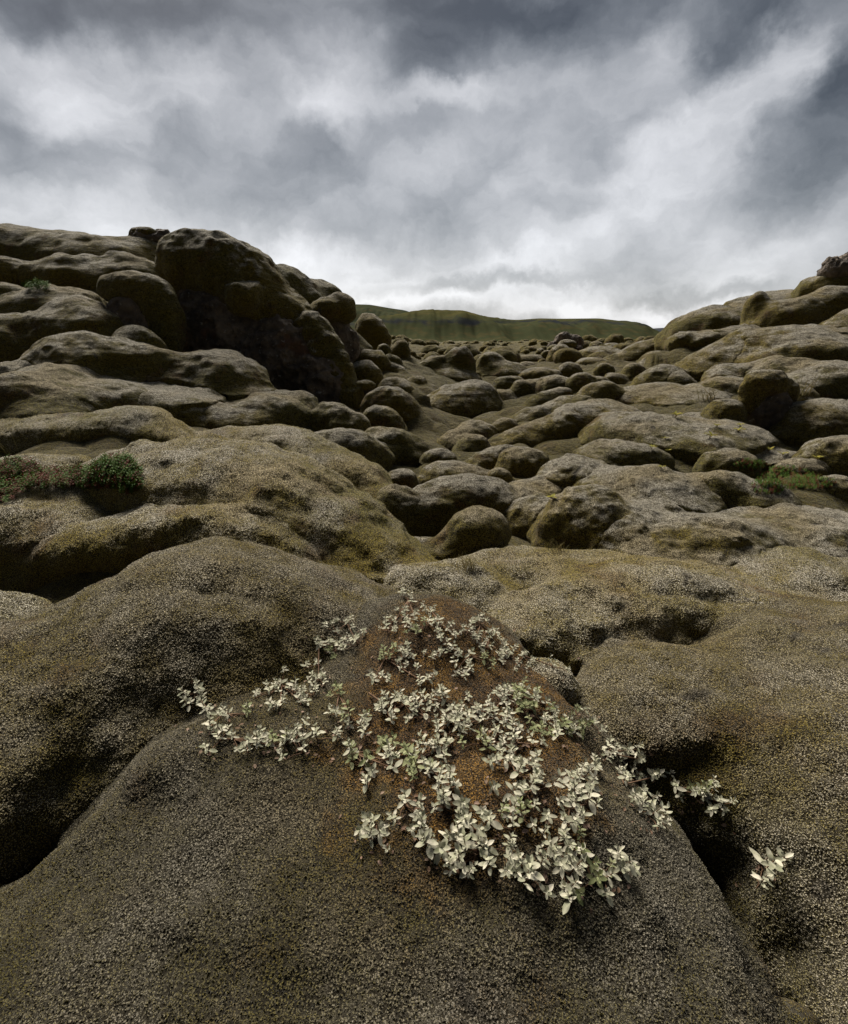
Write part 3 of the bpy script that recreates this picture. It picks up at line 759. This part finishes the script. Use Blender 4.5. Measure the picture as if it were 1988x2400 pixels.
# ------------------------------------------------------------------ seating things on the surface
TREES = []
def add_tree(Vt, Qt):
    TREES.append(BVHTree.FromPolygons(Vt.tolist(), Qt.tolist()))
for V_, Q_ in SOLID:
    if V_[:, 1].min() < 11: add_tree(V_, Q_)
SOLID.clear()
Vg = V.reshape(nt_, nr_, 3)[59:860:2, :700:2]
ng, mg = Vg.shape[:2]
Ig, Jg = np.meshgrid(np.arange(ng-1), np.arange(mg-1), indexing='ij')
add_tree(Vg.reshape(-1, 3), np.stack([Ig*mg+Jg, (Ig+1)*mg+Jg, (Ig+1)*mg+Jg+1, Ig*mg+Jg+1], -1).reshape(-1, 4))
def hit(u, v):
    d = Vector(ray(u, v)).normalized(); best = (None, None, 1e9)
    for tr in TREES:
        p, n, i, ds = tr.ray_cast(Vector((0, 0, 0)), d)
        if p is not None and ds < best[2]: best = (p, n, ds)
    p, n, _ = best
    if n is not None and n.dot(d) > 0: n = -n
    return p, n

class MB:
    def __init__(s): s.v = []; s.f = []
    def add(s, vs, fs):
        o = len(s.v); s.v += [tuple(x) for x in vs]; s.f += [tuple(i+o for i in f) for f in fs]
    def tube(s, pts, r0, r1, n=5):
        pts = [Vector(p) for p in pts]; o = len(s.v); m = len(pts)
        for i, p in enumerate(pts):
            d = (pts[min(i+1, m-1)] - pts[max(i-1, 0)]).normalized()
            a = d.orthogonal().normalized(); b = d.cross(a); r = r0 + (r1-r0)*i/(m-1)
            for k in range(n):
                t = 2*math.pi*k/n; s.v.append(tuple(p + a*r*math.cos(t) + b*r*math.sin(t)))
        for i in range(m-1):
            for k in range(n):
                s.f.append((o+i*n+k, o+i*n+(k+1) % n, o+(i+1)*n+(k+1) % n, o+(i+1)*n+k))
    def leaf(s, base, d, up, L, w, curl=.2, fold=.25, n=5):
        d = d.normalized(); side = d.cross(up).normalized(); up = side.cross(d).normalized()
        o = len(s.v)
        prof = (.10, .62, .95, 1.0, .72, .06)
        for i in range(n+1):
            t = i/n; c = base + d*(L*t) + up*(-curl*L*t*t + .06*L*math.sin(t*6))
            hw = w*.5*prof[i]
            s.v += [tuple(c - side*hw + up*hw*fold), tuple(c), tuple(c + side*hw + up*hw*fold)]
        for i in range(n):
            a = o+i*3; s.f += [(a, a+1, a+4, a+3), (a+1, a+2, a+5, a+4)]
    def build(s, name, mat, parent=None, loc=(0, 0, 0), smooth=True):
        me = bpy.data.meshes.new(name); me.from_pydata(s.v, [], s.f); me.materials.append(mat)
        if smooth: me.polygons.foreach_set('use_smooth', [True]*len(me.polygons))
        return link(name, me, parent, loc)

# ------------------------------------------------------------------ willow
def shoot_geo(fol, stm, base, nrm, scale, rnd):
    up = (nrm*.35 + Vector((0, -.10, 1))*.75 + Vector((rnd.uniform(-.5, .5), rnd.uniform(-.5, .3), 0))).normalized()
    H = rnd.uniform(.035, .085)*scale
    side = up.orthogonal().normalized()
    pts = [base - nrm*.008, base + up*H*.5 + side*rnd.uniform(-.006, .006), base + up*H]
    stm.tube(pts, .0022*scale, .0013*scale)
    nl = rnd.randint(7, 12); a0 = rnd.uniform(0, 6.28)
    for i in range(nl):
        t = i/(nl-1); a = a0 + i*2.4
        q = base + up*H*(.25 + .75*t)
        out = (side*math.cos(a) + up.cross(side)*math.sin(a)).normalized()
        el = .15 + .95*t + rnd.uniform(-.25, .25)
        d = out*math.cos(el) + up*math.sin(el)
        L = scale*rnd.uniform(.024, .045)*(1 - .42*t); w = L*rnd.uniform(.36, .52)
        fol.leaf(q, d, up if el < 1.2 else -out, L, w, rnd.uniform(-.05, .35), rnd.uniform(.1, .5))
CL = [
 ('topmost willow clump at the tip of the patch', [(838,1235),(828,1258),(812,1280),(850,1268),(795,1298),(836,1290)], .8),
 ('willow clump right of the topmost one', [(885,1258),(902,1284),(878,1288),(860,1306),(920,1300)], .8),
 ('willow clump beside the black hole', [(985,1285),(1005,1305),(975,1312),(1025,1330),(1000,1335),(950,1300)], .8),
 ('dense willow clump below the black hole', [(960,1350),(940,1375),(990,1362),(1025,1360),(965,1385),(1045,1350),(925,1335),(905,1345)], .85),
 ('thin willow sprigs running out right below the hole', [(1075,1350),(1098,1362),(1132,1372),(1055,1372)], .7),
 ('willow sprig on the upper left edge of the patch', [(712,1282),(690,1302),(735,1325)], .8),
 ('column of willow sprigs on the upper left edge', [(655,1325),(672,1340),(652,1368),(655,1398),(700,1332)], .9),
 ('outermost willow clump on the left', [(402,1425),(418,1445),(432,1470),(395,1455)], 1.0),
 ('willow clump next to the outermost left one', [(455,1470),(478,1475),(430,1500),(505,1472)], 1.0),
 ('long row of willow on the lower left edge', [(480,1520),(508,1535),(535,1522),(560,1535),(450,1525)], 1.0),
 ('two tall willow sprigs on the lower left edge', [(605,1512),(620,1548),(585,1528)], 1.0),
 ('single willow sprig ending the lower left row', [(652,1522)], 1.0),
 ('willow clump above the lower left row', [(578,1410),(556,1428),(602,1425),(640,1432),(575,1455),(615,1445)], .95),
 ('willow pair at the left of the brown patch', [(695,1430),(690,1470),(722,1482),(748,1492)], 1.0),
 ('willow sprigs on the bare brown upper moss', [(790,1355),(815,1362),(768,1402),(840,1350),(865,1402)], .85),
 ('broad willow clump in the middle of the brown moss', [(830,1450),(812,1468),(850,1462),(875,1445),(800,1448),(870,1475),(905,1440),(790,1470)], 1.0),
 ('willow clump right of the middle one', [(930,1475),(962,1488),(945,1500),(900,1510),(985,1465)], .95),
 ('big pale willow clump with the brightest leaves', [(725,1550),(745,1575),(765,1592),(790,1565),(780,1545),(812,1585)], 1.1),
 ('willow clump right of the brightest one', [(850,1565),(838,1545),(880,1545),(905,1540),(925,1535),(860,1590)], 1.05),
 ('willow sprig pair below the brightest clump', [(830,1655),(852,1672)], 1.1),
 ('small willow sprig alone at the lower left', [(772,1695),(775,1722)], 1.05),
 ('willow clump on the dark brown centre', [(905,1605),(925,1622),(945,1655),(890,1590)], 1.05),
 ('low willow clump on the lower edge with pale big leaves', [(882,1742),(955,1765),(980,1750),(945,1780),(905,1748)], 1.1),
 ('willow sprig with greener leaves above the lower edge', [(985,1712),(1005,1695),(965,1700)], 1.1),
 ('densest willow clump in the right centre', [(1040,1425),(1070,1435),(1052,1455),(1025,1445),(1092,1462),(1010,1470),(1070,1470),(1115,1450),(1040,1482)], .95),
 ('wide willow clump on the right shoulder', [(1130,1498),(1160,1500),(1190,1492),(1215,1490),(1145,1520),(1110,1505),(1180,1515)], .95),
 ('willow clump under the densest one', [(1060,1528),(1030,1545),(1095,1535),(1020,1510),(1055,1555),(985,1530)], 1.0),
 ('willow clump with one very large pale leaf', [(1090,1582),(1060,1598),(1015,1578),(1040,1575)], 1.05),
 ('slender willow clump below the large pale leaf', [(1045,1640),(1080,1632),(1050,1672),(1075,1690),(1125,1622)], 1.0),
 ('willow clump left of the right hand runners', [(1165,1605),(1195,1600),(1215,1582),(1180,1630),(1210,1625)], 1.0),
 ('dark stemmed willow clump low on the right', [(1168,1665),(1195,1688),(1160,1695),(1205,1655)], 1.0),
 ('lower right willow clump with broad leaves', [(1130,1740),(1162,1735),(1148,1762),(1110,1720)], 1.1),
 ('willow clump at the bottom edge of the patch', [(1040,1750),(1088,1802),(1045,1775),(1105,1785)], 1.05),
 ('bottommost willow clump over pink litter', [(1215,1812),(1240,1808),(1275,1795),(1200,1780)], 1.05),
 ('narrow willow sprig above the bottommost clump', [(1150,1785),(1165,1800)], 1.0),
 ('willow clump high on the right edge', [(1245,1545),(1270,1562),(1312,1558),(1285,1540)], .95),
 ('willow clump along the right edge', [(1280,1612),(1302,1600),(1335,1598),(1315,1628)], 1.0),
 ('willow clump hanging below the right edge', [(1308,1650),(1330,1678),(1352,1690)], 1.05),
 ('first willow runner towards the crevice', [(1385,1622),(1412,1618),(1430,1630)], 1.0),
 ('willow runner ending over the crevice', [(1455,1640),(1482,1652),(1465,1665)], .95),
 ('lone willow sprig in the dark crevice at the right', [(1560,1778),(1566,1790)], 1.7),
]
K = 2400/2100
rnd = random.Random(5)
for ci, (lb, pts, sc_) in enumerate(CL):
    hits = []
    for (x, y) in pts:
        p, n = hit(x*K, (y-3)*K)
        if p is None: continue
        hits.append((p, n))
    e = link('willow', None, loc=hits[0][0]); tag(e, lb, 'willow', 'pale woolly willow clumps on the mound')
    o = hits[0][0]
    br = MB()
    for p, n in hits:
        f_, s_ = MB(), MB()
        green = rnd.random() < .12 and 'lone' not in lb
        p = p + n*.004
        if 'lone' in lb: n = Vector((0, -.3, 1)).normalized()
        shoot_geo(f_, s_, p - o, n, sc_*rnd.uniform(.56, .78), rnd)
        # side rosette close to the first
        for _ in range(rnd.choice((2, 3, 3, 4) if sc_ < .97 else (1, 2, 2, 3))):
            a = rnd.uniform(0, 6.28); q = Vector((math.cos(a), math.sin(a), 0))*rnd.uniform(.015, .06); q -= n*q.dot(n)
            s_.tube([p-o-n*.003, p-o+q*.5+n*.003, p-o+q-n*.003], .0016, .0012)
            shoot_geo(f_, s_, p - o + q, n, sc_*rnd.uniform(.40, .66), rnd)
        fo = f_.build('leaves', LEAFG if green else LEAF, e)
        if green: fo['label'] = 'greener willow leaves'
        s_.build('stem', STEM, fo)
        if p is not hits[0][0]:
            m = (p-o)*.5 + n*.004
            br.tube([Vector((0, 0, 0)) + n*.002, m, p-o+n*.002], .0025, .0018)
    if br.v: br.build('branch', STEM, e)

# ------------------------------------------------------------------ litter under the willow
lit = MB(); rnd = random.Random(9)
for i in range(420):
    x, y, _ = (0, 0, 0)
    c = rnd.choice(CL); (px, py) = rnd.choice(c[1])
    p, n = hit((px + rnd.gauss(0, 28))*K, (py + 16 + rnd.gauss(0, 18))*K)
    if p is None or p.y > 2.6: continue
    a = rnd.uniform(0, 6.28); d = Vector((math.cos(a), math.sin(a), rnd.uniform(-.1, .5))); d -= n*d.dot(n)*.8
    L = rnd.uniform(.006, .016)
    if d.length > .1: lit.leaf(p + n*.004, d, n, L, L*.6, rnd.uniform(-.4, .6), .5)
o = lit.build('leaf_litter', LITTER); tag(o, 'fallen pinkish brown leaves under the willow', 'leaf litter', kind='stuff')

# ------------------------------------------------------------------ heath mats, seedlings, grasses
def heath_mat(label, spots, hgt, cat, mats, name, group):
    """spots: (u, v, ru, rv, count)"""
    p0, _ = hit(*spots[0][:2]); e = link(name, None, loc=p0); tag(e, label, cat, group)
    parts = [MB() for _ in mats]
    for u, v, ru, rv, cnt in spots:
        for i in range(cnt):
            a = rnd.uniform(0, 6.28); rr = math.sqrt(rnd.random())
            p, n = hit(u + ru*rr*math.cos(a), v + rv*rr*math.sin(a))
            if p is None: continue
            up = (n*.4 + Vector((rnd.uniform(-.5, .5), rnd.uniform(-.5, .5), .8))).normalized()
            H = hgt*rnd.uniform(.5, 1.1)*(1.15-rr*.6); m = rnd.choice(parts)
            for k in range(9):
                t = .2 + .8*k/8; al = k*2.4
                s1 = up.orthogonal().normalized(); d = s1*math.cos(al) + up.cross(s1)*math.sin(al) + up*.7
                L = hgt*.28
                m.leaf(p - p0 + up*H*t, d, up, L, L*.32, .1, .2, 5)
    for m, (pn, mt) in zip(parts, mats): m.build(pn, mt, e)
HG = 'low heath mats'
heath_mat('dark red and green crowberry mat at the left edge', [(40, 1118, 62, 40, 420), (130, 1126, 62, 24, 260), (10, 1145, 40, 35, 160)], .07, 'heath mat', [('green_foliage', GLEAF), ('red_foliage', RLEAF)], 'crowberry_mat', HG)
heath_mat('bushy green crowberry mat with red tips right of the left edge mat', [(275, 1112, 56, 36, 480), (215, 1126, 50, 24, 220), (305, 1138, 30, 22, 130)], .075, 'heath mat', [('green_foliage', GLEAF), ('green_foliage', GLEAF), ('green_foliage', GLEAF), ('red_foliage', RLEAF)], 'crowberry_mat', HG)
heath_mat('flat green heath mat on the right boulders', [(1840, 1122, 72, 26, 420), (1760, 1092, 38, 12, 140), (1905, 1133, 52, 16, 180), (1800, 1145, 42, 18, 130)], .045, 'heath mat', [('green_foliage', GLEAF), ('green_foliage', GLEAF), ('red_foliage', RLEAF)], 'crowberry_mat', HG)
heath_mat('small green tuft on the left slope', [(85, 675, 30, 10, 80)], .12, 'heath mat', [('green_foliage', GLEAF)], 'crowberry_mat', HG)
SD = [(1296, 1170, 1, 'bright yellow seedling on the small gully boulder'), (1583, 978, 1.0, 'yellow seedling in a hollow of the pale slab'), (1663, 1027, 1.1, 'spreading yellow seedling on the wide pale slab'),
      (1560, 1030, .6, 'small yellow seedling in the middle of the slab'), (1527, 1052, .8, 'orange tinted seedling on the pale long boulder'), (1568, 1056, .6, 'single yellow leaf pair right of the orange seedling'),
      (1730, 1012, .9, 'yellow seedling between the dark boulder and hollow'), (1735, 1000, .7, 'upper yellow seedling beside the black hollow'), (1548, 1098, .7, 'yellow seedling on top of the largest right boulder'),
      (1680, 1002, .7, 'yellow seedling under the dark boulder'), (1800, 1058, .9, 'yellow seedling row start at the hollow edge'), (1835, 1068, .9, 'yellow seedling at the foot of the black hollow'), (1915, 1078, .9, 'yellow seedling at the lower right of the hollow')]
for u, v, s, lb in SD:
    p, n = hit(u, v)
    e = link('seedling', None, loc=p); tag(e, lb, 'seedling', 'yellow autumn seedlings')
    f_, st = MB(), MB(); sc_ = depth(p)/F*12*s
    for k in range(7):
        a = k*2.4 + rnd.random(); d = Vector((math.cos(a), math.sin(a)*.8, rnd.uniform(.25, .9)))
        b = n*sc_*.4 + Vector((rnd.uniform(-.3, .3), rnd.uniform(-.3, .3), 0))*sc_
        st.tube([b*0 - n*.004, b*.5, b], sc_*.04, sc_*.03)
        f_.leaf(b, d, Vector((0, 0, 1)), sc_*1.3, sc_*.42, .1, .3)
    f_.build('foliage', YLEAF, e); st.build('stem', STEM, e)
GR = [(1310, 1290, 30, 10, 'tuft of dry grass at the foot of the dark bulky boulder'), (1100, 1330, 40, 14, 'dry grass in the black gap under the egg boulder'), (1885, 925, 50, 6, 'tall dry grass beside the swollen right arm'),
      (1230, 1345, 35, 4, 'thin dark grass blades beside the long low mound'), (30, 1060, 50, 3, 'pale grass stalks at the left edge'), (1660, 935, 30, 10, 'small tuft between the plateau and the rust rock')]
for u, v, hp, cnt, lb in GR:
    p, n = hit(u, v); s = depth(p)/F
    m = MB()
    for k in range(cnt*2):
        b = Vector((rnd.gauss(0, 10)*s, rnd.gauss(0, 6)*s, -.01)); L = hp*s*rnd.uniform(.5, 1.1)
        ln = Vector((rnd.uniform(-.5, .5), rnd.uniform(-.4, .4), 1)).normalized()
        m.tube([b, b + ln*L*.5, b + ln*L + Vector((ln.x, ln.y, 0))*L*.4], .9*s, .3*s, 3)
    tag(m.build('grass_tuft', GRASS, loc=p), lb, 'grass', 'dry grass tufts')
tw = MB(); p, n = hit(900, 1655)
tw.tube([Vector((-.05, .05, .01)), Vector((-.02, .01, .018)), Vector((.01, -.03, .012)), Vector((.02, -.06, .01))], .003, .0015)
tag(tw.build('twig', STEM, loc=p), 'bare dark twig on the brown moss', 'twig')

# ------------------------------------------------------------------ light
SUN_EL, SUN_AZ = 45.0, -24.0       # azimuth from +y, negative = left
sd = Vector((math.sin(R(SUN_AZ))*math.cos(R(SUN_EL)), math.cos(R(SUN_AZ))*math.cos(R(SUN_EL)), math.sin(R(SUN_EL))))
sl = bpy.data.lights.new('sun', 'SUN'); sl.energy = 1.5; sl.angle = R(25); sl.color = (1, .95, .86)
so = bpy.data.objects.new('sun', sl); COL.objects.link(so); so.rotation_euler = sd.to_track_quat('Z', 'Y').to_euler()
w = bpy.data.worlds.new('World'); SC.world = w; w.use_nodes = True
t = w.node_tree; t.nodes.clear()
sky = t.nodes.new('ShaderNodeTexSky'); sky.sky_type = 'NISHITA'; sky.sun_disc = False
sky.sun_elevation = R(SUN_EL); sky.sun_rotation = R(SUN_AZ)
D = t.nodes.new('ShaderNodeTexCoord').outputs['Generated']
sx = N(t, 'ShaderNodeSeparateXYZ', i0=D)
az = math_(t, 'ARCTAN2', sx.outputs[0], sx.outputs[1]); el = math_(t, 'ARCSINE', sx.outputs[2])
AE = N(t, 'ShaderNodeCombineXYZ', X=az, Y=el).outputs[0]
wn = N(t, 'ShaderNodeTexNoise', Vector=D, Scale=3.6, Detail=8, Roughness=.58).outputs['Color']
wn = N(t, 'ShaderNodeVectorMath', _operation='SUBTRACT', i0=wn, i1=(.5, .5, .5)).outputs[0]
AEw = N(t, 'ShaderNodeVectorMath', _operation='MULTIPLY_ADD', i0=wn, i1=(.22, .16, 0), i2=AE).outputs[0]
w2 = N(t, 'ShaderNodeTexNoise', Vector=D, Scale=13, Detail=7, Roughness=.6).outputs['Color']
w2 = N(t, 'ShaderNodeVectorMath', _operation='SUBTRACT', i0=w2, i1=(.5, .5, .5)).outputs[0]
AEw = N(t, 'ShaderNodeVectorMath', _operation='MULTIPLY_ADD', i0=w2, i1=(.10, .08, 0), i2=AEw).outputs[0]
def azel(u, v):
    d = ray(u*K, v*K); d = d/np.linalg.norm(d); return math.atan2(d[0], d[1]), math.asin(d[2])
# cloud brightness offsets: (u, v, half width, half height, roll, amount) in degrees of sky
BL = [(240, 10, 280, 110, 0, -.24), (520, 120, 150, 120, 0, -.12), (1050, 30, 400, 170, 0, -.22), (900, 170, 110, 60, 20, -.18), (1550, 40, 150, 90, 30, -.22), (1420, 150, 60, 60, 40, -.16),
      (1710, 280, 190, 140, 30, -.27), (10, 10, 180, 140, 0, -.16), (1730, 10, 160, 140, 0, -.12), (1725, 150, 70, 100, 0, -.22), (20, 230, 70, 70, 0, -.20), (60, 330, 180, 60, 0, -.14), (340, 290, 110, 75, 0, -.16), (600, 350, 190, 80, 15, -.18), (880, 290, 160, 70, 25, -.12), (1000, 370, 160, 60, 30, -.10),
      (140, 180, 190, 110, -10, .13), (380, 170, 70, 90, -20, .07), (870, 575, 1300, 110, 0, .08), (620, 230, 120, 50, -20, .10), (950, 225, 110, 40, 10, .14), (1480, 250, 260, 120, 42, .10), (1330, 330, 160, 50, 35, .10), (1610, 130, 90, 110, 40, .05),
      (500, -30, 800, 130, 0, -.16), (1400, -30, 600, 130, 0, -.14), (800, 610, 420, 38, 0, .22), (1300, 640, 360, 26, 0, .20), (1180, 500, 260, 60, 20, .14), (560, 540, 280, 60, 0, .14), (980, 588, 230, 20, 3, -.22), (1500, 600, 200, 22, 0, -.10), (1640, 440, 120, 70, 20, -.06), (200, 440, 300, 50, 0, .04), (1330, 90, 50, 70, 30, .12)]
tot = None
for u, v, a, b, roll, amt in BL:
    A0, E0 = azel(u, v); A1, _ = azel(u+a, v); _, E1 = azel(u, v-b)
    wa, we = abs(A1-A0), abs(E1-E0)
    q = N(t, 'ShaderNodeVectorMath', _operation='SUBTRACT', i0=AEw, i1=(A0, E0, 0)).outputs[0]
    q = mapping(t, q, (1, 1, 1), (0, 0, -R(roll)))
    q = N(t, 'ShaderNodeVectorMath', _operation='MULTIPLY', i0=q, i1=(1/wa, 1/we, 0)).outputs[0]
    ln = N(t, 'ShaderNodeVectorMath', _operation='LENGTH', i0=q).outputs['Value']
    g = mrange(t, ln, 0, 1.55, amt, 0)
    tot = g if tot is None else math_(t, 'ADD', tot, g)
c1 = noise(t, mapping(t, D, (1, 1, 1.5)), 3.0, 9, .56, .15); c2 = noise(t, mapping(t, AEw, (1, 2.2, 1), (0, 0, R(-32))), 5.0, 9, .58, .15)
fb = math_(t, 'ADD', math_(t, 'MULTIPLY', math_(t, 'SUBTRACT', c1, .5), .42), math_(t, 'MULTIPLY', math_(t, 'SUBTRACT', c2, .5), .46))
back = math_(t, 'ADD', mrange(t, sx.outputs[1], -.6, .5, -.45, 0), mrange(t, sx.outputs[2], .5, .9, 0, -.25))
br = math_(t, 'ADD', math_(t, 'ADD', .70, tot), fb)
br = math_(t, 'MINIMUM', math_(t, 'MAXIMUM', br, .27), .95)
br = math_(t, 'MAXIMUM', math_(t, 'ADD', br, back), .15)
lin = math_(t, 'POWER', br, 2.2)
tint = mixc(t, mrange(t, br, .25, .85), (.90, .97, 1.06), (.985, .99, 1.02))
cl = mixc(t, 1.0, N(t, 'ShaderNodeCombineXYZ', X=lin, Y=lin, Z=lin).outputs[0], tint, 'MULTIPLY')
skc = mixc(t, 1.0, sky.outputs[0], (.08, .08, .08), 'MULTIPLY')
fin = mixc(t, .97, skc, mixc(t, 1.0, cl, (.212, .212, .212), 'MULTIPLY'))
bg = N(t, 'ShaderNodeBackground', Color=fin, Strength=1.0)
N(t, 'ShaderNodeOutputWorld', Surface=bg.outputs[0])

SC.view_settings.view_transform = 'Standard'; SC.view_settings.look = 'None'
SC.view_settings.exposure = 2.24; SC.view_settings.gamma = 1
SC.cycles.feature_set = 'EXPERIMENTAL'; SC.cycles.dicing_rate = 1.0; SC.cycles.max_bounces = 4; SC.cycles.diffuse_bounces = 1; SC.cycles.use_denoising = True
